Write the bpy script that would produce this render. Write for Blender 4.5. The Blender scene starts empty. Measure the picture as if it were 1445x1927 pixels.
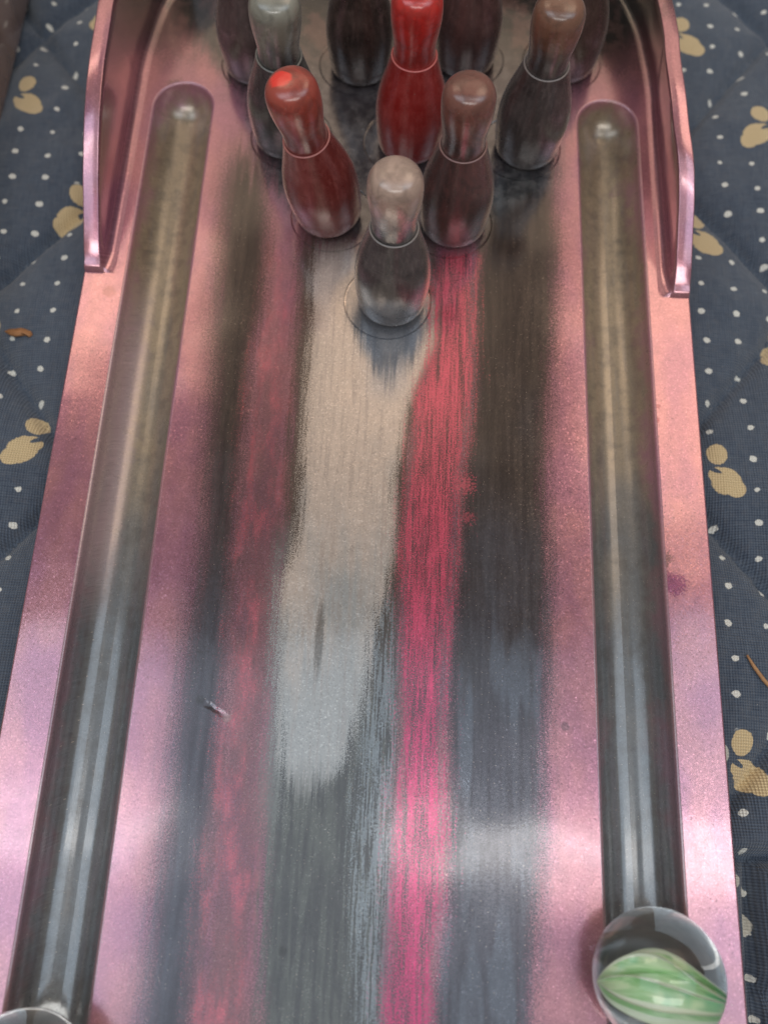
import bpy, bmesh, math, random
from mathutils import Matrix, Vector, noise
random.seed(7)
MM = 0.001                      # everything below is written in millimetres
sc = bpy.context.scene
col = sc.collection

# ------------------------------------------------------------------ camera
cd = bpy.data.cameras.new('camera')
cam = bpy.data.objects.new('camera', cd); col.objects.link(cam)
cd.sensor_fit = 'HORIZONTAL'; cd.sensor_width = 36.0; cd.lens = 36.0 * 1700 / 1445
cd.clip_start = 0.005; cd.clip_end = 20.0
cam.matrix_world = Matrix((
    (0.99895723, -0.04535305, 0.00524896, 0.00188929),
    (0.04447981, 0.94084774, -0.33589742, -0.11382013),
    (0.0102955, 0.33578063, 0.94188395, 0.11530212),
    (0, 0, 0, 1)))
cd.dof.use_dof = True; cd.dof.focus_distance = 0.118; cd.dof.aperture_fstop = 24.0
sc.camera = cam

# ------------------------------------------------------------------ light
w = bpy.data.worlds.new('World'); sc.world = w; w.use_nodes = True
bg = w.node_tree.nodes['Background']
bg.inputs[0].default_value = (1.0, 0.86, 0.74, 1); bg.inputs[1].default_value = 0.17

def area_lamp(name, centre, size, radiance, colour):
    """A ceiling or added fill panel facing straight down; radiance is what it looks like in a mirror."""
    d = bpy.data.lights.new(name, 'AREA'); d.shape = 'RECTANGLE'
    d.size, d.size_y = size; d.color = colour
    d.energy = radiance * math.pi * size[0] * size[1]
    o = bpy.data.objects.new(name, d); col.objects.link(o); o.location = centre
    return o
Z = 1.2
COOL, WHITE, WARM = (0.68, 0.84, 1.0), (1.0, 0.97, 0.93), (1.0, 0.76, 0.55)
area_lamp('overhead_panel', (-0.80, -0.22, Z), (1.0, 0.74), 1.55, COOL)
area_lamp('overhead_panel', (0.86, -0.18, Z), (0.94, 0.80), 1.5, COOL)
area_lamp('overhead_panel', (0.01, -0.16, Z), (0.62, 0.62), 0.5, COOL)  # added dim fill in the gap, for bluish reflections on the lane
area_lamp('tube_lamp', (-0.66, -0.125, Z - 0.06), (0.80, 0.05), 3.6, WHITE)
area_lamp('tube_lamp', (0.46, -0.125, Z - 0.06), (0.80, 0.05), 6.0, WHITE)
area_lamp('warm_panel', (-0.64, 0.72, Z), (0.64, 0.26), 2.5, WARM)
area_lamp('warm_panel', (0.65, 0.60, Z), (0.66, 0.55), 2.1, WARM)
area_lamp('warm_panel', (0.02, 0.66, Z), (0.30, 0.40), 0.45, WARM)
area_lamp('warm_panel', (0.0, 1.16, Z), (2.0, 0.56), 0.7, WARM)  # added unseen fill, warms the reflections at the pin end
area_lamp('window_panel', (0.0, -0.85, Z), (1.2, 0.34), 4.8, (1.0, 0.98, 0.95))

sc.view_settings.view_transform = 'Standard'; sc.view_settings.look = 'None'
sc.view_settings.gamma = 1.0; sc.view_settings.exposure = 0.2
try: sc.view_settings.use_curve_mapping = False
except Exception: pass
sc.cycles.sample_clamp_indirect = 6.0
sc.cycles.max_bounces = 12

# ------------------------------------------------------------------ helpers
def link(name, me, mat=None, parent=None, smooth=True):
    o = bpy.data.objects.new(name, me); col.objects.link(o)
    if mat is not None and not me.materials: me.materials.append(mat)
    if parent is not None: o.parent = parent
    if smooth:
        for p in me.polygons: p.use_smooth = True
    return o
def mesh(name, verts, faces):
    me = bpy.data.meshes.new(name)
    me.from_pydata([(x*MM, y*MM, z*MM) for x, y, z in verts], [], faces); me.update()
    return me
def tag(o, label, cat, group=None):
    o['label'] = label; o['category'] = cat
    if group: o['group'] = group
    return o
def empty(name, loc):
    o = bpy.data.objects.new(name, None); col.objects.link(o)
    o.location = Vector(loc) * MM; o.empty_display_size = 0.01
    return o
def lathe(name, prof, n=64):
    v, f = [], []
    for r, z in prof:
        for k in range(n):
            a = 2*math.pi*k/n; v.append((r*math.cos(a), r*math.sin(a), z))
    for i in range(len(prof)-1):
        for k in range(n):
            k2 = (k+1) % n; f.append((i*n+k, i*n+k2, (i+1)*n+k2, (i+1)*n+k))
    return mesh(name, v, f)
def spline(pts, n):
    """Catmull-Rom through 2-D points."""
    P = [pts[0]] + list(pts) + [pts[-1]]; out = []
    for i in range(1, len(P)-2):
        p0, p1, p2, p3 = P[i-1:i+3]
        for k in range(n):
            t = k/n
            out.append(tuple(.5*((2*b) + (-a+c)*t + (2*a-5*b+4*c-d)*t*t + (-a+3*b-3*c+d)*t**3) for a, b, c, d in zip(p0, p1, p2, p3)))
    out.append(tuple(pts[-1])); return out
def interp(x, tab):
    if x <= tab[0][0]: return tab[0][1]
    for (a, b), (c, d) in zip(tab, tab[1:]):
        if x <= c:
            t = (x-a)/(c-a); t = t*t*(3-2*t)*.35 + t*.65
            return b + (d-b)*t
    return tab[-1][1]

# node expressions: S wraps a socket, operators make Math nodes
class NT:
    def __init__(s, name):
        s.m = bpy.data.materials.new(name); s.m.use_nodes = True
        s.t = s.m.node_tree; s.b = s.t.nodes['Principled BSDF']; s.i = 0
    def new(s, ty):
        n = s.t.nodes.new(ty); s.i += 1; n.location = (-200*(s.i % 40), -180*(s.i//40)); return n
    def put(s, sock, v):
        if isinstance(v, S): s.t.links.new(v.k, sock)
        elif isinstance(v, (tuple, list)) and sock.type == 'RGBA': sock.default_value = (*v[:3], 1)
        else: sock.default_value = v
    def math(s, op, *a):
        n = s.new('ShaderNodeMath'); n.operation = op
        for i, v in enumerate(a): s.put(n.inputs[i], v)
        return S(s, n.outputs[0])
    def vec(s, op, *a):
        n = s.new('ShaderNodeVectorMath'); n.operation = op
        for i, v in enumerate(a): s.put(n.inputs[i], v)
        return S(s, n.outputs[0])
    def xyz(s, v):
        n = s.new('ShaderNodeSeparateXYZ'); s.put(n.inputs[0], v); return [S(s, o) for o in n.outputs]
    def comb(s, x, y, z):
        n = s.new('ShaderNodeCombineXYZ')
        for i, v in enumerate((x, y, z)): s.put(n.inputs[i], v)
        return S(s, n.outputs[0])
    def coord(s):           # object coordinates in millimetres
        n = s.new('ShaderNodeTexCoord'); v = s.new('ShaderNodeVectorMath'); v.operation = 'SCALE'
        s.t.links.new(n.outputs['Object'], v.inputs[0]); v.inputs['Scale'].default_value = 1000.0
        return S(s, v.outputs[0])
    def noise(s, v, scale, detail=3.0, rough=.55, dist=0.0, flat=False):
        n = s.new('ShaderNodeTexNoise'); n.noise_dimensions = '2D' if flat else '3D'; s.put(n.inputs['Vector'], v); n.inputs['Scale'].default_value = scale
        n.inputs['Detail'].default_value = detail; n.inputs['Roughness'].default_value = rough; n.inputs['Distortion'].default_value = dist
        return S(s, n.outputs['Fac'])
    def voro(s, v, scale, out='Color', flat=False):
        n = s.new('ShaderNodeTexVoronoi'); n.voronoi_dimensions = '2D' if flat else '3D'; s.put(n.inputs['Vector'], v); n.inputs['Scale'].default_value = scale
        return S(s, n.outputs[out])
    def ramp(s, x, a, b):   # smoothstep a..b -> 0..1
        n = s.new('ShaderNodeMapRange'); n.interpolation_type = 'SMOOTHSTEP'
        s.put(n.inputs[0], x); s.put(n.inputs[1], a); s.put(n.inputs[2], b); n.inputs[3].default_value = 0; n.inputs[4].default_value = 1
        return S(s, n.outputs[0])
    def mix(s, f, a, b):
        n = s.new('ShaderNodeMix'); n.data_type = 'RGBA'
        s.put(n.inputs[0], f); s.put(n.inputs[6], a); s.put(n.inputs[7], b)
        return S(s, n.outputs[2])
    def curve(s, x, pts, xr, yr):   # piecewise table y -> x
        n = s.new('ShaderNodeFloatCurve'); c = n.mapping.curves[0]
        P = sorted(((a-xr[0])/(xr[1]-xr[0]), (b-yr[0])/(yr[1]-yr[0])) for a, b in pts)
        if P[0][0] > 0: P.insert(0, (0.0, P[0][1]))
        if P[-1][0] < 1: P.append((1.0, P[-1][1]))
        while len(c.points) < len(P): c.points.new(.5, .5)
        for q, (a, b) in zip(c.points, P): q.location = (a, b); q.handle_type = 'AUTO_CLAMPED'
        n.mapping.use_clip = False; n.mapping.update()
        s.put(n.inputs[1], (x - xr[0]) * (1/(xr[1]-xr[0])))
        return S(s, n.outputs[0]) * (yr[1]-yr[0]) + yr[0]
    def bump(s, h, strength=.3, dist=.0002, normal=None):
        n = s.new('ShaderNodeBump'); n.inputs['Strength'].default_value = strength; n.inputs['Distance'].default_value = dist
        s.put(n.inputs['Height'], h)
        if normal is not None: s.put(n.inputs['Normal'], normal)
        return S(s, n.outputs[0])
    def set(s, **k):
        for a, v in k.items(): s.put(s.b.inputs[a.replace('_', ' ')], v)
        return s.m
class S:
    def __init__(s, n, k): s.n, s.k = n, k
    def __add__(s, o): return s.n.math('ADD', s, o)
    __radd__ = __add__
    def __sub__(s, o): return s.n.math('SUBTRACT', s, o)
    def __rsub__(s, o): return s.n.math('SUBTRACT', o, s)
    def __mul__(s, o): return s.n.math('MULTIPLY', s, o)
    __rmul__ = __mul__
    def clamp(s): return s.n.math('MINIMUM', s.n.math('MAXIMUM', s, 0.0), 1.0)

# outlines of the pigment streaks in the cast resin: (y, x) along the left and the right border, mm on the board
STREAK = dict(
  darkL=([(-18.2, -25.9), (-30.0, -25.4), (-40.3, -25.1), (-45.7, -25.0), (-52.6, -24.2), (-61.0, -23.7), (-69.0, -23.2), (-76.6, -22.7), (-84.0, -22.9), (-91.1, -23.5), (-97.9, -23.3), (-104.4, -23.5), (-110.7, -23.2), (-116.8, -23.3), (-122.6, -23.5), (-128.2, -23.4), (-135.1, -23.5)],
    [(-17.9, -20.1), (-29.7, -18.6), (-40.0, -18.3), (-45.4, -18.8), (-52.4, -19.1), (-60.7, -18.8), (-68.8, -18.8), (-76.4, -18.8), (-83.8, -18.2), (-90.8, -18.0), (-97.6, -17.8), (-104.2, -17.8), (-110.5, -17.6), (-116.5, -17.8), (-122.3, -17.6), (-128.0, -17.7), (-134.8, -17.6)]),
  rose=([(-27.7, -18.4), (-39.9, -17.7), (-52.3, -18.5), (-60.7, -18.5), (-68.7, -18.4), (-76.4, -18.4), (-83.8, -18.0), (-90.8, -18.1), (-97.6, -17.6), (-104.2, -17.8), (-110.5, -17.6), (-116.5, -18.0), (-122.4, -17.9), (-128.0, -17.9), (-134.8, -17.7)],
    [(-27.5, -13.0), (-39.7, -12.6), (-52.0, -12.1), (-60.4, -12.2), (-68.4, -11.9), (-76.1, -12.0), (-83.5, -12.1), (-90.6, -12.1), (-97.3, -11.6), (-103.9, -11.7), (-110.2, -11.5), (-116.2, -10.9), (-122.1, -11.1), (-127.7, -11.0), (-134.5, -10.5)]),
  center=([(-28.5, -13.9), (-39.7, -13.0), (-52.0, -12.7), (-60.4, -12.5), (-68.4, -12.3), (-76.1, -12.4), (-83.5, -12.4), (-90.6, -12.4), (-97.4, -12.1), (-103.9, -12.0), (-110.2, -11.8), (-116.2, -11.3), (-122.1, -11.1), (-127.7, -10.9), (-134.5, -10.2)],
    [(-27.3, 7.9), (-38.6, 7.4), (-51.1, 6.2), (-59.6, 5.0), (-67.6, 4.5), (-75.3, 4.4), (-82.7, 4.3), (-89.8, 4.6), (-96.6, 4.8), (-103.1, 5.1), (-109.5, 4.7), (-115.5, 4.6), (-121.4, 4.5), (-127.0, 4.2), (-133.9, 4.2)]),
  white=([(-29.8, -11.2), (-35.9, -10.9), (-43.2, -10.7), (-46.7, -10.6), (-51.9, -10.5), (-57.0, -10.5), (-62.8, -10.4), (-68.3, -10.1), (-76.0, -10.2), (-80.5, -10.9), (-83.5, -12.0), (-87.1, -11.9), (-90.5, -11.7), (-97.3, -11.1), (-103.8, -10.3), (-107.0, -9.7), (-109.4, -8.6)],
    [(-29.2, -0.9), (-35.2, 2.6), (-42.2, 8.7), (-45.8, 8.4), (-51.1, 6.2), (-56.3, 4.2), (-62.1, 3.4), (-67.7, 2.7), (-75.4, 2.9), (-79.9, 2.7), (-82.8, 2.1), (-86.4, 1.1), (-90.0, 0.5), (-96.8, -0.1), (-103.4, -1.8), (-106.7, -2.6), (-109.3, -4.7)]),
  mott=([(-81.4, 1.2), (-85.1, -0.5), (-90.0, -0.2), (-96.8, -0.0), (-103.3, 0.3), (-109.7, -0.4), (-115.7, -0.5), (-121.6, 0.0), (-127.2, 0.5), (-134.0, 1.0)],
    [(-81.3, 3.4), (-84.9, 3.4), (-89.8, 3.7), (-96.6, 4.3), (-103.2, 4.6), (-109.5, 4.5), (-115.5, 4.5), (-121.4, 4.5), (-127.0, 4.2), (-133.9, 3.9)]),
  edge=([(-76.1, -12.4), (-83.5, -13.0), (-90.6, -12.5), (-97.4, -12.1), (-103.9, -12.0), (-110.2, -12.0), (-116.2, -11.5), (-134.5, -9.8)],
    [(-76.0, -10.2), (-83.5, -11.7), (-90.5, -11.3), (-97.3, -10.6), (-103.8, -9.7), (-110.1, -9.5), (-116.2, -9.7), (-134.5, -8.6)]),
  hot=([(-29.5, 7.6), (-38.7, 7.0), (-45.8, 7.0), (-51.1, 5.8), (-59.6, 4.7), (-67.6, 4.1), (-75.3, 3.9), (-82.7, 3.8), (-89.8, 4.2), (-96.6, 4.5), (-103.1, 4.7), (-109.5, 4.3), (-115.5, 4.3), (-121.4, 4.2), (-127.0, 4.0), (-133.9, 3.9)],
    [(-29.2, 13.4), (-38.4, 12.9), (-45.5, 13.0), (-50.8, 13.1), (-59.2, 12.4), (-67.3, 11.4), (-75.0, 11.1), (-82.4, 10.8), (-89.5, 10.1), (-96.4, 9.9), (-102.9, 10.0), (-109.2, 10.2), (-115.3, 10.3), (-121.1, 10.2), (-126.8, 9.5), (-133.7, 9.1)]),
  darkR=([(-12.8, 17.2), (-23.1, 14.0), (-29.0, 13.4), (-38.4, 12.9), (-50.8, 12.7), (-59.2, 12.4), (-67.3, 11.4), (-75.0, 11.0), (-82.4, 10.6), (-89.5, 10.1), (-96.4, 9.8), (-102.9, 10.0), (-109.2, 10.1), (-115.3, 10.2), (-121.1, 10.3), (-126.8, 9.5), (-133.7, 9.0)],
    [(-12.4, 26.1), (-22.5, 25.7), (-28.3, 26.1), (-37.7, 25.5), (-50.2, 24.7), (-58.6, 24.0), (-66.7, 23.5), (-74.4, 23.7), (-81.8, 23.9), (-88.9, 23.7), (-95.7, 23.4), (-102.3, 22.9), (-108.6, 22.8), (-114.7, 22.6), (-120.6, 22.0), (-126.3, 21.4), (-133.2, 20.8)]),
  pit=([(17.5, -38.1), (10.6, -34.6), (5.1, -30.5), (-1.3, -25.4), (-9.7, -21.7), (-17.9, -19.2), (-24.6, -14.2), (-29.3, -11.5)],
    [(22.0, 41.7), (14.7, 38.2), (8.7, 33.5), (1.7, 28.5), (-7.1, 26.3), (-15.5, 25.6), (-23.0, 16.8), (-28.0, 13.6)]),
  navy=([(-42.9, -5.0), (-46.4, -3.4), (-50.6, -1.5), (-54.8, 0.4)],
    [(-42.3, 7.1), (-45.9, 5.9), (-50.3, 4.5), (-54.7, 2.4)]),
)

# ------------------------------------------------------------------ materials
def flakes(t, v, base, amount, scale=6.0):
    """Mica: every tiny cell of the surface leans its own way, a few of them strongly."""
    n = t.new('ShaderNodeTexVoronoi'); n.voronoi_dimensions = '2D'; t.put(n.inputs['Vector'], v); n.inputs['Scale'].default_value = scale
    c = S(t, n.outputs['Color']); r = t.vec('SUBTRACT', c, (.5, .5, .5))
    big = t.ramp(t.xyz(c)[2], .80, .98)
    k = t.vec('SCALE', r); t.put(k.k.node.inputs['Scale'], big*amount + amount*.22)
    return t.vec('NORMALIZE', t.vec('ADD', base, k)), t.xyz(c)[0]

def resin_board(name, part):
    t = NT(name); v3 = t.coord(); x, y, z = t.xyz(v3)
    v = t.comb(x + z*.83, y + z*.57, 0.0); F = dict(flat=True)
    geo = t.new('ShaderNodeNewGeometry'); nrm = S(t, geo.outputs['Normal'])
    brush = t.noise(t.comb(x*1.3, y*.085 + z*.2, 0.0), 1.0, 3.0, .6, **F)            # drawn-out streaks
    brush2 = t.noise(t.comb(x*3.2 + 7.0, y*.15 + z*.3, 0.0), 1.0, 2.0, .7, **F)
    soft = t.noise(t.comb(x*.16 + 3.0, y*.07 + z*.1, 0.0), 1.0, 2.0, .5, **F)
    grain = t.noise(v, 3.2, 2.0, .7, **F)                                       # mica grain
    tiny = t.noise(v, 6.5, 1.0, .6, **F)
    spot = t.noise(v, .55, 3.0, .6, **F) if part == 'deck' else t.noise(v3, .55, 3.0, .6)
    XR, YR = (-140.0, 30.0), (-50.0, 50.0)
    def streak(key, sl, sr, rough=1.0, gr=1.0, y0=None, y1=None, ys=4.0, inset=0.0):
        L, R = STREAK[key]
        wob = (brush - .5)*(3.4*rough) + (brush2 - .5)*(1.7*rough) + (grain - .5)*(1.8*gr) + (tiny - .5)*(5.0*gr)
        a = t.ramp(x - t.curve(y, L, XR, YR) + wob - inset, -sl, sl)
        b = t.ramp(t.curve(y, R, XR, YR) - x + wob - inset, -sr, sr)
        m = a*b
        wy = (brush - .5)*14.0 + (brush2 - .5)*10.0
        if y0 is not None: m = m*t.ramp(y + wy*(ys*.12), y0-ys, y0+ys)     # nothing nearer than y0
        if y1 is not None: m = m*t.ramp(y + wy*(ys*.12), y1+ys, y1-ys)     # nothing beyond y1
        return m
    pink = t.mix(t.ramp(soft, .35, .68), (.52, .230, .265), (.42, .180, .258))
    pink = t.mix(t.ramp(grain, .35, .75)*.25, pink, (.30, .10, .15))
    dark = t.mix(t.ramp(y + (soft-.5)*50.0, -48.0, -112.0), t.mix(t.ramp(brush, .3, .7), (.030, .024, .019), (.060, .047, .037)), t.mix(t.ramp(brush, .3, .7), (.045, .050, .066), (.075, .084, .106)))  # brown to slate: warm and cool reflections put into the colour
    metal = .62
    if part == 'gutter':
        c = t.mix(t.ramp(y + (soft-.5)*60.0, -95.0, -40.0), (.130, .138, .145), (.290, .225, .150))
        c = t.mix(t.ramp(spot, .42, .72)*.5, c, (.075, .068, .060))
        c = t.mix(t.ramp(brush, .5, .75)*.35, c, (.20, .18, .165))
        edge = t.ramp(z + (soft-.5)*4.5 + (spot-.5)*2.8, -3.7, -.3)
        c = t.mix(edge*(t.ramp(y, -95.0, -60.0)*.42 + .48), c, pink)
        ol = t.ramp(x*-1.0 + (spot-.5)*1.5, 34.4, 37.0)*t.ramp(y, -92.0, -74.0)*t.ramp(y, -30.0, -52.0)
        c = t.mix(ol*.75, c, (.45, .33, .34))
        m = .25; rgh = .26
    else:
        c = pink
        dL = streak('darkL', 2.8, 1.8, .5, .9, y1=-13.0, ys=8.0, inset=-.7)
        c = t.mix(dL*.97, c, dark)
        ro = streak('rose', 1.6, 1.8, .9, 1.2, y1=-30.0, ys=9.0)
        rosec = t.mix(t.ramp(t.noise(t.comb(x*.42, y*.13, 0.0), 1.0, 3.0, .6, **F) + (tiny-.5)*.55, .42, .84), (.22, .095, .108), (.74, .15, .20))
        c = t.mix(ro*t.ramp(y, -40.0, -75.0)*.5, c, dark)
        c = t.mix(ro*(t.ramp(y, -28.0, -60.0)*.30 + .45)*(t.ramp(brush*.5 + tiny*.8 + spot*.5, .72, 1.08)*.75 + .3).clamp(), c, rosec)
        ce = streak('center', 1.4, .8, .6, .6, y1=-28.0, ys=6.0)
        cc = t.mix(t.ramp(y, -75.0, -105.0), (.105, .075, .060), t.mix(t.ramp(brush + (brush2-.5)*.4, .34, .66), (.088, .090, .094), (.138, .146, .138)))  # turns from brown to grey, a painted change of reflected light
        c = t.mix(ce, c, cc)
        ed = streak('edge', .8, .8, .8, 1.3)*t.ramp(y, -72.0, -82.0)*t.ramp(y, -122.0, -100.0)
        c = t.mix(ed*.7, c, (.30, .31, .31))
        mo = streak('mott', .9, .9, 1.3, 1.0, y1=-84.0, ys=3.0)*t.ramp(brush2 + (grain-.5)*.5, .40, .56)
        c = t.mix(mo*.8, c, (.27, .31, .34))
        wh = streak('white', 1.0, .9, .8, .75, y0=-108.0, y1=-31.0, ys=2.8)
        tw = t.mix(t.ramp(y + (soft-.5)*40.0 + (brush-.5)*20.0, -66.0, -96.0), (.84, .70, .60), (.47, .48, .475))  # beige far, grey near: tint of the reflections painted in
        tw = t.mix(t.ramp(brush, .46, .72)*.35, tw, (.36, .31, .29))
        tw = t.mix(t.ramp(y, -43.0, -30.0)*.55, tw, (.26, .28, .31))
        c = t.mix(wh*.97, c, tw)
        ln = t.new('ShaderNodeVectorMath'); ln.operation = 'LENGTH'
        t.put(ln.inputs[0], t.comb((x+6.3)*1.25 + (grain-.5)*.9, (y+90.5)*.16 + (brush2-.5)*.5, 0.0))
        sm = t.ramp(S(t, ln.outputs['Value']), 1.0, .45)
        c = t.mix(sm*.65, c, (.10, .095, .09))
        na = streak('navy', 1.3, 1.3, .9, .5, y1=-40.0, ys=3.0)*t.ramp(y + (brush-.5)*12.0, -57.0, -47.0)
        c = t.mix(na*.85, c, (.115, .15, .20))
        dR = streak('darkR', 1.2, 1.8, .5, 1.0, y1=-14.0, ys=6.0)
        dkr = t.mix(t.ramp(t.noise(t.comb(x*.35, y*.05, 0.0), 1.0, 2.0, **F), .50, .68)*t.ramp(y, -75.0, -98.0), dark, (.10, .12, .15))
        c = t.mix(dR*.97, c, dkr)
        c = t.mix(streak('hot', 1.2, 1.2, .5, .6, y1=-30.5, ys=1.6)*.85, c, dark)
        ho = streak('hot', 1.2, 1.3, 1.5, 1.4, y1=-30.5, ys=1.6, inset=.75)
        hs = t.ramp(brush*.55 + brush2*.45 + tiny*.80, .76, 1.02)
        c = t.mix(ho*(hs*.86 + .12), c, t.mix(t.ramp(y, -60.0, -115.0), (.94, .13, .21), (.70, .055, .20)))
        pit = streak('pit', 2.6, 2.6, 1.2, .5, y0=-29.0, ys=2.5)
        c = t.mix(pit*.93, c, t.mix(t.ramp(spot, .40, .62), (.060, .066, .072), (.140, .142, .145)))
        far = t.ramp(y + (soft-.5)*16.0 + (spot-.5)*5.0, -3.0, 14.0)  # back end painted darker for the dim surroundings it reflects
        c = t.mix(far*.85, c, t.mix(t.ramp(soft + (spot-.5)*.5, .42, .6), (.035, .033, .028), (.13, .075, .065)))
        wall_dark_refl = t.ramp(z + (spot-.5)*3.0 + (y+10.0)*.10, 4.0, 9.5)*t.ramp(t.xyz(nrm)[2], .75, .45)  # inner wall faces: dark reflection painted into the colour
        c = t.mix(wall_dark_refl*.3, c, (.13, .075, .060))
        # stains with a shape of their own
        def blot(px, py, r, k, colr, e=.5):
            nonlocal c
            n = t.new('ShaderNodeVectorMath'); n.operation = 'LENGTH'
            t.put(n.inputs[0], t.comb(x - px, y - py, 0.0))
            d = S(t, n.outputs['Value']) + (spot-.5)*(r*.8) + (grain-.5)*(r*e)
            c = t.mix(t.ramp(d, r, r*.55)*k, c, colr)
        blot(-40.9, -39.9, 1.25, .55, (.26, .09, .09), .15)
        blot(40.1, -81.0, 1.9, .85, (.20, .035, .12), 1.6)
        blot(38.6, -77.5, 1.5, .6, (.06, .04, .04), 1.8)
        blot(38.9, -57.1, .6, .8, (.25, .03, .06), .8); blot(39.4, -54.9, .5, .6, (.3, .05, .08), .8); blot(36.9, -58.6, .45, .7, (.15, .03, .05), .8)
        blot(25.1, -100.1, .75, .6, (.13, .08, .10), .6)
        blot(-17.2, -101.0, .7, .45, (.34, .24, .22), 1.4); blot(-20.8, -98.9, .8, .6, (.03, .03, .03), .8)
        blot(12.2, -68.2, 1.3, .6, (.75, .12, .18), 4.5); blot(12.6, -73.0, .9, .5, (.6, .10, .15), 4.5)
        blot(-8.0, -127.0, .7, .6, (.05, .05, .05), .8); blot(-35.8, -1.2, 2.2, .7, (.06, .025, .025), 1.4)
        m = .60; rgh = .17
    # scattered specks of coarse glitter and dust
    gl = t.voro(v, 1.15, 'Distance', True); gc = S(t, gl.k.node.outputs['Color'])
    speck = t.ramp(gl, .060, .035)*t.ramp(t.xyz(gc)[0], .70, .75)
    c = t.mix(speck*.55, c, (.75, .62, .50))
    h = t.noise(v, .06, 1.0, **F)*1.0 + grain*.012
    if part == 'deck':
        gx = (x + 18.8)*.89 + (y + 100.0)*-.46; gy = (x + 18.8)*.46 + (y + 100.0)*.89
        gouge = t.ramp(gx, -2.2, -.4)*t.ramp(gx, 2.4, .2)*t.ramp(t.math('ABSOLUTE', gy + (spot-.5)*.8), .55, .0)
        h = h - gouge*.20
    n1 = t.bump(h, .35, .0006)
    nf, cell = flakes(t, v, n1, .10 if part != 'gutter' else .08)
    lum = t.ramp(cell, .82, 1.0)*(.36 if part == 'deck' else .22)
    c2 = t.vec('SCALE', c); c2.k.node.inputs['Scale'].default_value = 1.8
    c = t.mix(lum, c, t.vec('ADD', c2, (.012, .010, .012)))
    c = t.mix(t.ramp(cell, .22, .0)*.30, c, t.mix(.6, c, (.02, .015, .02)))
    return t.set(Base_Color=c, Metallic=m, Roughness=t.ramp(spot, .2, .9)*.08 + rgh, Normal=nf,
                 Coat_Weight=1.0, Coat_Roughness=.12 if part == 'deck' else t.ramp(y + (soft-.5)*30.0, -95.0, -50.0)*.16 + .12, Coat_Normal=n1, Coat_IOR=1.7)

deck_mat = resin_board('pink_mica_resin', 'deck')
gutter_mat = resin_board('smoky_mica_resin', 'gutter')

def pin_resin(name, body, head, veil, tip=None, seed=0.0):
    t = NT(name); v = t.coord(); x, y, z = t.xyz(v)
    vs = t.vec('ADD', v, (seed*13.1, seed*7.7, seed*3.3))
    n1 = t.noise(vs, .16, 4.0, .6, 1.2); n2 = t.noise(vs, .45, 4.0, .6, .8); nf = t.noise(vs, 3.0, 2.0)
    st = t.noise(t.comb(x*1.6 + seed, y*1.6, z*.22), 1.0, 3.0, .65)
    up = t.ramp(z + (n1-.5)*9.0, 17.5, 23.5)
    c = t.mix((t.ramp(n1, .38, .66)*.6 + t.ramp(st, .45, .72)*.6).clamp(), body, veil)
    hd = t.mix(t.ramp(n2, .42, .62)*.75, head, tuple(.62*h for h in head))
    c = t.mix(up, c, hd)
    if tip:
        d = t.new('ShaderNodeVectorMath'); d.operation = 'LENGTH'
        t.put(d.inputs[0], t.comb((x+1.0)*1.0, (y-.4)*1.3, (z-27.4)*.6))
        c = t.mix(t.ramp(S(t, d.outputs['Value']) + (n2-.5)*2.2, 1.75, 1.05), c, tip)
    vo = t.voro(vs, 1.3, 'Distance'); sp = t.ramp(vo, .07, .04)*t.ramp(t.xyz(S(t, vo.k.node.outputs['Color']))[1], .72, .76)
    c = t.mix(sp*.7, c, (.55, .50, .45))
    return t.set(Base_Color=c, Roughness=n2*.14 + .20, Specular_IOR_Level=.7, Coat_Weight=.4, Coat_Roughness=.2, Sheen_Weight=.2, Sheen_Roughness=.35, Sheen_Tint=(.9, .85, .85),
                 Normal=t.bump(n2*.5 + nf*.10 + st*.12, .3, .0003))

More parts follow.
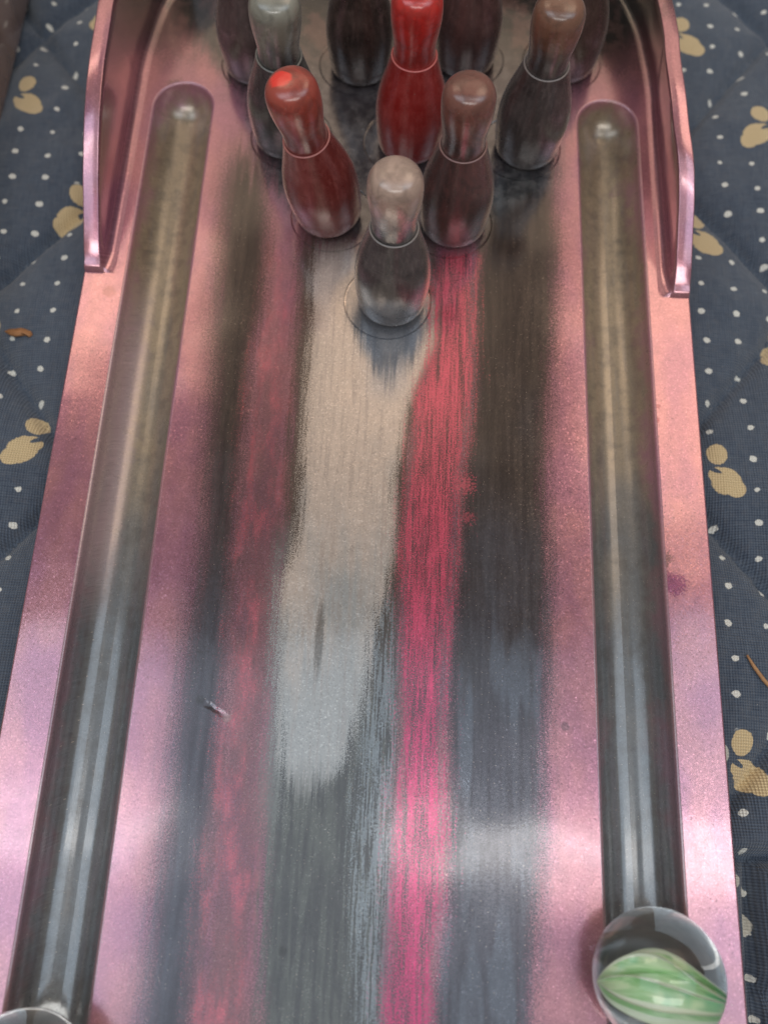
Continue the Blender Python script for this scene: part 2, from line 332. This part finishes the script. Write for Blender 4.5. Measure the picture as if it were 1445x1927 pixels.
# quilt: navy cotton with a print of dots and two-petalled blossoms
def quilt_cloth():
    t = NT('navy_printed_cotton'); v = t.coord(); x, y, z = t.xyz(v)
    wv = t.noise(v, .10, 2.0)
    xs = x + (wv-.5)*1.2; ys = y + (t.noise(v, .11, 2.0)-.5)*1.2
    PX, PY, P = 5.35, 4.95, math.pi/.19
    def fr(a, p, off):
        n = t.math('FRACT', (a - off)*(1/p)); return (n - .5)*p
    cx = t.math('FLOOR', (xs - 52.4)*(1/PX)); cy = t.math('FLOOR', (ys + 7.4)*(1/PY))
    wn = t.new('ShaderNodeTexWhiteNoise'); wn.noise_dimensions = '2D'; t.put(wn.inputs['Vector'], t.comb(cx, cy, 0.0))
    j = t.xyz(S(t, wn.outputs['Color']))
    dn = t.new('ShaderNodeVectorMath'); dn.operation = 'LENGTH'
    t.put(dn.inputs[0], t.comb(fr(xs, PX, 52.4) + (j[0]-.5)*.7, (fr(ys, PY, -7.4) + (j[1]-.5)*.7)*1.15, 0.0))
    grainy = t.noise(v, 2.2, 2.0)
    dd = S(t, dn.outputs['Value']) + (grainy-.5)*.5 + (j[2]-.5)*.18
    dots = t.ramp(dd, .57, .42)
    petal = None; near = None
    def ell(px, py, rx, ry, a):
        c_, s_ = math.cos(a), math.sin(a)
        dx = xs - px; dy = ys - py
        n = t.new('ShaderNodeVectorMath'); n.operation = 'LENGTH'
        t.put(n.inputs[0], t.comb((dx*c_ + dy*s_)*(1/rx), (dy*c_ - dx*s_)*(1/ry), 0.0))
        return S(t, n.outputs['Value'])
    # the print repeats every 41.6 mm, mirrored about the middle of the cloth
    ax = t.math('ABSOLUTE', xs + .6)
    xs_, ys_ = xs, ys
    for fx, fy, s, a in ((50.7, 22.0, 1, .2), (63.0, 2.3, -1, .15)):
        xs = ax - fx; ys = fr(ys_, 41.6, fy - 20.8)
        def loc(u, w_): return s*u*math.cos(a), w_ - u*math.sin(a)
        p = t.math('MINIMUM', ell(*loc(.1, 2.75), 1.5, 1.75, -s*.5), ell(*loc(1.0, -1.5), 2.35, 2.15, -s*.6))
        p = t.math('MINIMUM', p, t.math('MINIMUM', ell(*loc(-.2, -.7), 1.5, 1.3, 0), ell(*loc(2.1, -2.3), 1.75, 1.5, -s*.4)))
        p = t.math('MAXIMUM', p, 2.0 - ell(*loc(-.95, .05), 1.35, .38, -s*.55))
        petal = p if petal is None else t.math('MINIMUM', petal, p)
        q = ell(0, 0, 4.6, 4.9, 0); near = q if near is None else t.math('MINIMUM', near, q)
    xs, ys = xs_, ys_
    whites = None
    for px, py, r in [(47.2, -101.5, 1.3), (46.9, -104.2, .9), (49.7, -122.8, 1.25), (47.6, -117.4, .8), (49.3, -118.6, .7)]:
        q = ell(px, py, r*.8, r, 0); whites = q if whites is None else t.math('MINIMUM', whites, q)
    wm = t.ramp(whites + (grainy-.5)*.25, 1.05, .9)
    pm = t.ramp(petal + (grainy-.5)*.22, 1.04, .95)
    dots = dots*t.ramp(near, .85, 1.0)
    thr = t.math('SINE', x*P)*.5 + .5; thw = t.math('SINE', y*P)*.5 + .5
    weave = (thr + thw)*.5
    slub = t.noise(t.comb(x*.35, y*3.0, 0.0), 1.0, 2.0)*.5 + t.noise(t.comb(x*3.0, y*.35, 5.0), 1.0, 2.0)*.5
    navy = t.mix(t.ramp(t.noise(v, .06, 3.0), .35, .7), (.030, .045, .075), (.048, .064, .095))
    navy = t.mix((weave*.8 + t.ramp(slub, .35, .7)*.5)*.85, navy, (.115, .143, .185))
    navy = t.mix(t.ramp(t.noise(v, .9, 4.0, .7), .45, .75)*.30, navy, (.14, .14, .15))
    ink = weave*.45 + .62
    c = t.mix(dots*(t.ramp(weave + (grainy-.5)*.8, .05, .45)*.22 + .78), navy, (.76, .76, .70))
    c = t.mix(pm*(weave*.16 + .84), c, t.mix(weave*.6 + slub*.3, (.55, .40, .20), (.82, .66, .40)))
    c = t.mix(wm*(weave*.25 + .72), c, (.64, .62, .54))
    vo = t.voro(v, .55, 'Distance'); lint = t.ramp(vo, .055, .03)*t.ramp(t.xyz(S(t, vo.k.node.outputs['Color']))[0], .6, .65)
    c = t.mix(lint*.6, c, (.5, .48, .42))
    return t.set(Base_Color=c, Roughness=.92, Specular_IOR_Level=.15, Sheen_Weight=.25, Sheen_Roughness=.5,
                 Normal=t.bump(weave*.8 + slub*.6, .9, .00022))
quilt_mat = quilt_cloth()

# ------------------------------------------------------------------ the quilt it lies on
def quilt_height(x, y):
    x += 1.6*noise.noise((x*.03, y*.03, 1.7)); y += 1.6*noise.noise((x*.03, y*.03, 9.1))
    h = 1.0
    for k, c0, p in ((1.3, -62.0, 54.0), (-1.3, -6.0, 58.0)):
        d = (y - k*x - c0) / p; d = abs(d - round(d)) * p / math.hypot(1, k)
        h = min(h, 1 - math.exp(-(d/3.6)**.8))
    seam = 1e9
    for (a, b), (c, d) in (((44, -114.6), (75, -112.0)), ((50.3, -114.4), (48.6, -150))):
        vx, vy = c-a, d-b; L = vx*vx+vy*vy; u = max(0, min(1, ((x-a)*vx + (y-b)*vy)/L))
        seam = min(seam, math.hypot(x-a-u*vx, y-b-u*vy))
    h = min(h, 1 - math.exp(-(seam/2.2)**1.2))
    wr = .55*noise.noise((x*.11, y*.11, 0)) + .36*noise.noise((x*.35, y*.16, 4)) + .10*noise.noise((x*.8, y*.5, 8))
    dd = 1e9
    for k, c0, p in ((1.3, -62.0, 54.0), (-1.3, -6.0, 58.0)):
        d = (y - k*x - c0) / p; dd = min(dd, abs(d - round(d)) * p / math.hypot(1, k))
    return -9.6 + 3.3*h + wr - .9*math.exp(-(dd/.7)**2) - 2.2*math.exp(-(seam/.9)**2)
def build_quilt():
    x0, x1, y0, y1, st = -120, 120, -180, 80, .7
    nx, ny = int((x1-x0)/st), int((y1-y0)/st); v, f = [], []
    for j in range(ny+1):
        for i in range(nx+1):
            x, y = x0+(x1-x0)*i/nx, y0+(y1-y0)*j/ny
            z = quilt_height(x, y)
            if abs(x) < 46 and y < 40: z = min(z, -6.6)
            v.append((x, y, z))
    for j in range(ny):
        for i in range(nx):
            a = j*(nx+1)+i; f.append((a, a+1, a+nx+2, a+nx+1))
    o = link('quilt', mesh('quilt', v, f), quilt_mat)
    o['kind'] = 'structure'; o['label'] = 'navy quilt printed with white dots and cream blossoms, stitched in diamonds'
build_quilt()

# ------------------------------------------------------------------ the bowling alley
GX, GR, GY0, GY1 = 34.1, 4.735, -170.0, -4.735        # gutter centre line, radius, ends of its straight run
SPOTS = [(.3, -39.6), (-8.7, -25.0), (9.2, -25.2), (-16.2, -10.2), (1.6, -10.2), (20.0, -10.3), (-22.4, 4.6), (-6.4, 5.2), (11.0, 7.4), (27.0, 7.6)]
SR = 6.5
alley = empty('bowling_alley', (0, 0, 0))
tag(alley, 'pink and charcoal marbled resin tabletop bowling alley with two gutters', 'bowling game')

def stadium(cx, r, n=20):
    p = [(cx + r*math.cos(a), GY1 + r*math.sin(a)) for a in (math.pi*k/n for k in range(n+1))]
    return p + [(cx + r*math.cos(a), GY0 + r*math.sin(a)) for a in (math.pi + math.pi*k/n for k in range(n+1))]
BACK = [(44.9, 0), (44.4, 8.5), (42.8, 18), (38.5, 27), (30, 34), (17, 37.6), (0, 38.6)]
def outline():
    right = spline(BACK, 5)
    left = [(-x, y) for x, y in reversed(right)][1:]
    # front end squared off with small rounding, nearest the viewer first
    return [(-44.2, -179.2), (-43, -180), (43, -180), (44.2, -179.2), (44.9, -178)] + right + left + [(-44.9, -178)]
def build_deck():
    bm = bmesh.new()
    def loop(pts, z):
        vs = [bm.verts.new((x*MM, y*MM, z*MM)) for x, y in pts]
        return [bm.edges.new((a, b)) for a, b in zip(vs, vs[1:]+vs[:1])], vs
    E, rim = loop(outline(), 0)
    for cx in (-GX, GX): E += loop(stadium(cx, GR+.3), 0)[0]
    for sx, sy in SPOTS: E += loop([(sx+SR*math.cos(2*math.pi*k/48), sy+SR*math.sin(2*math.pi*k/48)) for k in range(48)], 0)[0]
    bmesh.ops.triangle_fill(bm, use_beauty=True, use_dissolve=False, edges=E, normal=(0, 0, 1))
    for f in bm.faces:
        if f.normal.z < 0: f.normal_flip()
    # rounded arris and the outer side down to the cloth
    prev = rim; cen = Vector((0, -.075, 0))
    for off, z in ((.12, -.04), (.22, -.14), (.27, -.32), (.30, -5.6)):
        cur = []
        for q in rim:
            d = Vector((1 if q.co.x > 0 else -1, 0, 0)) if abs(q.co.x) > .0441 else Vector((0, 1 if q.co.y > 0 else -1, 0))
            if q.co.y > 0: d = Vector((q.co.x, q.co.y*1.3, 0)).normalized()
            cur.append(bm.verts.new(q.co + d*off*MM + Vector((0, 0, z*MM))))
        for a, b, c, d in zip(prev, prev[1:]+prev[:1], cur[1:]+cur[:1], cur):
            bm.faces.new((a, d, c, b))
        prev = cur
    me = bpy.data.meshes.new('deck'); bm.to_mesh(me); bm.free()
    o = link('deck', me, deck_mat, alley, smooth=False)
    for p in me.polygons: p.use_smooth = abs(p.normal.z) < .98
    return o
build_deck()

def gutter_mesh():
    prof = [(GR+.3, 0), (GR+.18, -.02), (GR+.02, -.09), (GR-.10, -.22), (GR-.16, -.42)]
    for k in range(1, 15):
        a = math.pi/2*k/14; prof.append(((GR-.16)*math.cos(a), -.42 - 4.4*math.sin(a)))
    n = 20; ring = []
    for k in range(n+1): a = math.pi*k/n; ring.append((math.cos(a), math.sin(a), GY1))
    for k in range(n+1): a = math.pi+math.pi*k/n; ring.append((math.cos(a), math.sin(a), GY0))
    # subdivide the long straight runs
    R2 = []
    for q, (a, b) in enumerate(zip(ring, ring[1:]+ring[:1])):
        R2.append(a)
        if abs(a[2]-b[2]) > 50:
            for k in range(1, 40): R2.append((a[0], 0, a[2] + (b[2]-a[2])*k/40))
    v = [(r*cx, cy + r*sy, z) for r, z in prof for cx, sy, cy in R2]; m = len(R2)
    f = [(i*m+k, (i+1)*m+k, (i+1)*m+(k+1) % m, i*m+(k+1) % m) for i in range(len(prof)-1) for k in range(m)]
    f = [tuple(reversed(q)) for q in f]
    return mesh('gutter', v, f)
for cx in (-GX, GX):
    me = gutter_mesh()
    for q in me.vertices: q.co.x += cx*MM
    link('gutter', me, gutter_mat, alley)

def spot_mesh(sx, sy):
    me = lathe('pin_spot', [(SR, 0), (SR-.10, -.05), (SR-.14, -.22), (SR-.24, -.24), (SR-.30, -.11), (.001, -.10)], 48)
    for q in me.vertices: q.co.x += sx*MM; q.co.y += sy*MM
    me.flip_normals()
    return me
for sx, sy in SPOTS: link('pin_spot', spot_mesh(sx, sy), deck_mat, alley, smooth=False)

HL = [(-36.8, .0), (-36.5, .85), (-35.6, 1.15), (-33, 2.9), (-29.6, 4.9), (-26, 7.0), (-23.3, 8.3), (-19.5, 10), (-16.2, 11.1), (-12, 12.2), (-8, 12.8), (1.6, 13.4), (20, 13.6), (60, 13.6)]
HR = [(-36.8, .0), (-36.5, .7), (-35.6, 1.0), (-33, 2.8), (-29.6, 4.7), (-26, 6.6), (-23.3, 8.0), (-19.5, 9.4), (-16.2, 10.2), (-12, 11.0), (-8, 11.5), (1.6, 12.0), (60, 12.0)]
LEAN = [(-36, 0), (-26.5, .5), (-21, .9), (-13, 1.9), (-2, 2.7), (10, 2.8), (40, 2.2)]
def wall_mesh(side):
    H = HL if side < 0 else HR
    path = [(44.95, y) for y in (-36.8, -36.6, -36.3, -35.9, -35.2, -34.2, -33, -31.5, -29.6, -28, -26, -24.5, -23, -21, -19, -17, -15, -13, -11, -9, -7, -5, -3)]
    path += spline([(44.95, -1), (44.95, 2)] + [(x+.05, y) for x, y in BACK[1:]], 5)
    v, f = [], []
    M = 0
    for i, (x, y) in enumerate(path):
        a = path[max(i-1, 0)]; b = path[min(i+1, len(path)-1)]
        tx, ty = b[0]-a[0], b[1]-a[1]; l = math.hypot(tx, ty); nx, ny = ty/l, -tx/l       # outward
        h = interp(y, H) + .05; ln = interp(y, LEAN) if side > 0 else 0
        T = 2.35; s = min(1, h/2.5)
        prof = [(-4.5, .004), (-3.95, .07*s), (-3.45, .30*s), (-3.08, .68*s), (-2.82, 1.15*s)]
        for k in range(1, 9): prof.append((-2.82 + .42*k/8, 1.15*s + (h - .32*s - 1.15*s)*k/8))
        prof += [(-T+.03, h-.13*s), (-T+.09, h-.04*s), (-T+.20, h), (-1.2, h+.004), (-.22, h), (-.09, h-.04*s), (-.02, h-.14*s), (0.31, h*.5 - 1.0), (.33, -5.6)]
        M = len(prof)
        for o_, z in prof:
            o2 = o_ - ln*max(0, min(1, z/max(h, 1)))
            v.append((side*(x + nx*o2), y + ny*o2, z))
    for i in range(len(path)-1):
        for k in range(M-1):
            q = (i*M+k, i*M+k+1, (i+1)*M+k+1, (i+1)*M+k)
            f.append(q if side < 0 else tuple(reversed(q)))
    return mesh('side_wall', v, f)
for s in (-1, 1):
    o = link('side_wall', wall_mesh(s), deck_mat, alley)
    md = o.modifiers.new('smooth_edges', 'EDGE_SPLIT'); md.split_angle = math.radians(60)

# ------------------------------------------------------------------ the ten pins
BODY = spline([(.001, 0), (3.9, 0), (4.6, .25), (4.95, .95), (5.2, 3.0), (5.38, 6.0), (5.3, 8.4), (4.85, 11.0), (4.12, 13.6), (3.58, 15.6), (3.30, 16.85)], 4)
HEAD = spline([(3.02, 16.7), (2.95, 17.3), (2.95, 18.4), (3.06, 19.8), (3.30, 21.4), (3.48, 23.0), (3.52, 24.6), (3.36, 25.9), (2.75, 26.9), (1.6, 27.4), (.001, 27.55)], 4)
RING = [(3.16 + .16*math.cos(a), 16.86 + .12*math.sin(a)) for a in (2*math.pi*k/10 for k in range(11))]
bm_, hm_, rm_ = lathe('body', BODY), lathe('head', HEAD), lathe('neck_ring', RING, 64)
PINS = [  # base, how far the head leans (mm at the top), label, body, head, veil, tip
    ((.9, -39.3), (0, .2), 'smoky grey pin with pale beige head, foremost of the rack', (.045, .042, .042), (.44, .31, .25), (.12, .105, .10), None),
    ((-9.1, -24.7), (-3.5, -1.4), 'maroon pin with a bright red patch on its tilted head', (.140, .018, .015), (.36, .065, .045), (.25, .062, .055), (.85, .050, .035)),
    ((9.7, -25.2), (0, 0), 'brownish grey pin right of the foremost pin, rusty streaks on its head', (.060, .034, .032), (.21, .085, .065), (.13, .055, .050), None),
    ((-17.1, -10.1), (.9, -1.5), 'dark grey pin with pale grey head behind the maroon tilted pin', (.036, .036, .034), (.27, .26, .215), (.085, .085, .078), None),
    ((2.5, -10.3), (.1, .5), 'bright red pin in the middle of the rack', (.25, .014, .012), (.58, .032, .026), (.36, .050, .045), (.95, .05, .035)),
    ((20.9, -10.1), (.5, -.6), 'dark smoky pin with rusty brown head beside the right gutter', (.042, .034, .033), (.21, .10, .065), (.11, .088, .084), None),
    ((-23.2, 4.4), (.3, -1.0), 'dark mauve brown pin at the left end of the back row', (.075, .052, .050), (.14, .10, .09), (.14, .098, .094), None),
    ((-6.0, 5.2), (-.1, -.8), 'near black pin in the back row left of the bright red pin', (.032, .021, .018), (.06, .04, .03), (.090, .058, .050), None),
    ((11.0, 7.6), (-.4, -.8), 'dark maroon pin in the back row right of the bright red pin', (.070, .034, .032), (.11, .05, .045), (.140, .070, .064), None),
    ((27.4, 7.6), (-.2, -1.2), 'dark brown pin at the right end of the back row, mostly hidden', (.055, .034, .028), (.09, .06, .05), (.105, .068, .056), None)]
def veil_ring():
    t = NT('pale_resin_edge'); return t.set(Base_Color=(.42, .36, .33), Roughness=.3, Coat_Weight=.4)
for i, ((px, py), (lx, ly), label, body, head, veil, tip) in enumerate(PINS):
    L = math.hypot(lx, ly); tilt = math.atan2(L, 24)
    e = empty('bowling_pin', (px, py, -.10 + 4.3*math.sin(tilt)))
    tag(e, label, 'bowling pin', 'bowling pins set up in a triangle')
    axis = Vector((-ly, lx, 0)) if L > 1e-6 else Vector((1, 0, 0))
    e.rotation_mode = 'QUATERNION'
    from mathutils import Quaternion
    e.rotation_quaternion = Quaternion(axis.normalized(), tilt)
    mat = pin_resin('marbled_pin_resin', body, head, veil, tip, seed=i*1.7+1)
    ringm = NT('pale_resin_edge').set(Base_Color=tuple(min(.5, .05 + 1.35*c) for c in veil), Roughness=.28, Coat_Weight=.4)
    for me0, nm, mm in ((bm_, 'body', mat), (hm_, 'head', mat), (rm_, 'neck_ring', ringm)):
        me = me0.copy(); me.materials.clear(); link(nm, me, mm, e)

# ------------------------------------------------------------------ the glass marbles in the gutters
def glass(name, tint):
    t = NT(name); v = t.coord()
    return t.set(Base_Color=tint, Transmission_Weight=1.0, Roughness=0.0, IOR=1.5)
def swirl_mat():
    t = NT('green_glass_ribbon'); v = t.coord(); x, y, z = t.xyz(v)
    n = t.noise(t.comb(x*.12, y*.9, z*.9), 1.0, 3.0, .6, .6)
    c = t.mix(t.ramp(n, .40, .60), (.38, .68, .32), (.72, .90, .60))
    c = t.mix(t.ramp(n, .62, .70), c, (.80, .90, .72))
    c = t.mix(t.ramp(t.noise(v, .35, 2.0), .55, .7)*.6, c, (.16, .60, .32))
    return t.set(Base_Color=c, Roughness=.25)
def sphere_mesh(name, r, nu=96, nv=48):
    v = [(0, 0, r)]; f = []
    for j in range(1, nv):
        b = math.pi*j/nv
        for i in range(nu): a = 2*math.pi*i/nu; v.append((r*math.sin(b)*math.cos(a), r*math.sin(b)*math.sin(a), r*math.cos(b)))
    v.append((0, 0, -r)); last = len(v)-1
    for i in range(nu):
        k = (i+1) % nu; f.append((0, 1+i, 1+k))
        for j in range(nv-2): a = 1+j*nu; f.append((a+i, a+nu+i, a+nu+k, a+k))
        f.append((1+(nv-2)*nu+i, last, 1+(nv-2)*nu+k))
    return mesh(name, v, f)
def ribbon(R, ph, ex, twist):
    v, f = [], []; n, m = 48, 12
    for side in (1, -1):
        for i in range(n+1):
            u = -1 + 2*i/n; ext = R*ex*(max(0, 1-abs(u)**1.7)**1.1 + .04)
            for j in range(m+1):
                q = j/m; a = ph + twist*u + .5*math.sin(2.2*u + ph)*q
                th = side*(.04 + .16*(1-q)**1.2)*(1-abs(u)**4)
                r = ext*q
                v.append((u*R*.93, r*math.cos(a) - th*math.sin(a) + R*(.10*math.cos(math.pi*u*.9) - .07), r*math.sin(a) + th*math.cos(a)))
    K = (n+1)*(m+1)
    for i in range(n):
        for j in range(m):
            a = i*(m+1)+j; f.append((a, a+1, a+m+2, a+m+1)); b = a+K; f.append((b, b+m+1, b+m+2, b+1))
        for a, b in (((i*(m+1)+m), 0), (i*(m+1), 1)):
            q = (a, a+K, a+m+1+K, a+m+1); f.append(q if b else tuple(reversed(q)))
    me = mesh('swirl', v, f); me.materials.append(green); me.materials.append(ridge)
    for p in me.polygons:
        if max(k % K % (m+1) for k in p.vertices) >= m-1: p.material_index = 1
    return me
ridge = NT('pale_green_glass').set(Base_Color=(.80, .90, .72), Roughness=.25)
clear = glass('clear_marble_glass', (.97, .985, .97)); green = swirl_mat()
def marble(x, y, R, label, phases, rz):
    o = link('glass_marble', sphere_mesh('glass_marble', R), clear)
    o.location = Vector((x, y, math.sqrt(R*R - (GR-.02)**2) + .02))*MM; o.rotation_euler = (.15, .12, rz)
    tag(o, label, 'marble', 'glass marbles in the gutters')
    for ph, ex in phases: link('swirl', ribbon(R, ph, ex, .75), green, o)
    return o
marble(33.7, -127.2, 7.1, 'clear glass marble with green swirl in the right gutter', ((math.pi+.75, .36), (math.pi+.15, .46), (math.pi-.6, .34), (.55, .30), (.0, .24), (1.4, .20)), -.08)
marble(-34.1, -140.2, 7.1, 'clear glass marble cut off at the lower left corner, in the left gutter', ((math.pi+.3, .45), (math.pi+1.3, .4)), .2)

# ------------------------------------------------------------------ small things on the quilt
def brown_tray():
    t = NT('brown_glossy_resin'); v = t.coord()
    n = t.noise(v, .09, 4.0, .6, .5)
    c = t.mix(t.ramp(n, .35, .7), (.22, .135, .10), (.34, .22, .165))
    m = t.set(Base_Color=c, Roughness=.10, Coat_Weight=1.0, Coat_Roughness=.03, Specular_IOR_Level=.8)
    e = empty('resin_tray', (-86.5, 10, -7.2)); tag(e, 'brown glossy resin tray at the upper left edge, cut off by the frame', 'tray')
    def box(name, x0, x1, y0, y1, z0, z1):
        bm = bmesh.new(); bmesh.ops.create_cube(bm, size=1)
        for q in bm.verts: q.co = Vector(((x0+x1)/2 + q.co.x*(x1-x0), (y0+y1)/2 + q.co.y*(y1-y0), (z0+z1)/2 + q.co.z*(z1-z0)))*MM
        bmesh.ops.bevel(bm, geom=bm.edges[:], offset=.7*MM, segments=3, affect='EDGES', profile=.5)
        me = bpy.data.meshes.new(name); bm.to_mesh(me); bm.free(); return link(name, me, m, e)
    box('floor', -17.2, 17.2, -55, 55, .6, 3.5)
    box('rim', 17, 20, -60, 60, 0, 16); box('rim', -20, -17, -60, 60, 0, 16)
    box('rim', -17.3, 17.3, 56.5, 59.8, .2, 15.8); box('rim', -17.3, 17.3, -59.8, -56.5, .2, 15.8)
brown_tray()

def leaf_flake():
    t = NT('dry_brown_leaf'); v = t.coord(); n = t.noise(v, .9, 3.0)
    m = t.set(Base_Color=t.mix(n, (.20, .075, .025), (.48, .24, .10)), Roughness=.7, Normal=t.bump(n, .5, .0002))
    out = [(-2.1, -.1), (-1.5, .45), (-.7, .62), (.3, .75), (1.1, .55), (1.9, .35), (2.2, -.1), (1.8, -.6), (1.2, -.35), (.5, -.55), (-.3, -.65), (-1.2, -.5)]
    v_, f = [], []; k = len(out)
    for z in (0, .35):
        v_ += [(x, y, z + .25*math.sin(x*1.4)) for x, y in out] + [(0, 0, z + .2)]
    for i in range(k):
        j = (i+1) % k; f += [(i, k, j)[::1], (k+1+i, k+1+j, 2*k+1), (i, j, k+1+j, k+1+i)]
    o = link('leaf_fragment', mesh('leaf_fragment', v_, f), m)
    x, y = -56.3, -43.6
    o.location = Vector((x, y, quilt_height(x, y) + .35))*MM; o.rotation_euler = (0, .08, -.05)
    tag(o, 'small curled brown leaf fragment on the quilt at left', 'leaf')
leaf_flake()
def twig():
    t = NT('pale_twig'); v = t.coord(); n = t.noise(v, 1.2, 3.0)
    m = t.set(Base_Color=t.mix(n, (.26, .12, .05), (.50, .29, .14)), Roughness=.75, Normal=t.bump(n, .6, .0002))
    P = [(51.4, -88.7), (52.3, -90.2), (53.4, -91.9), (54.8, -93.2), (56.2, -95.4)]
    v_, f = [], []; k = 8
    for i, (x, y) in enumerate(P):
        r = (.16, .26, .30, .27, .10)[i]; z = quilt_height(x, y) + .35
        for j in range(k): a = 2*math.pi*j/k; v_.append((x + r*math.cos(a)*.85, y + r*math.cos(a)*.5, z + r*math.sin(a)))
    for i in range(len(P)-1):
        for j in range(k): f.append((i*k+j, i*k+(j+1) % k, (i+1)*k+(j+1) % k, (i+1)*k+j))
    f += [tuple(range(k-1, -1, -1)), tuple(range((len(P)-1)*k, len(P)*k))]
    tag(link('twig', mesh('twig', v_, f), m), 'thin light brown twig on the quilt at the right edge', 'twig')
twig()
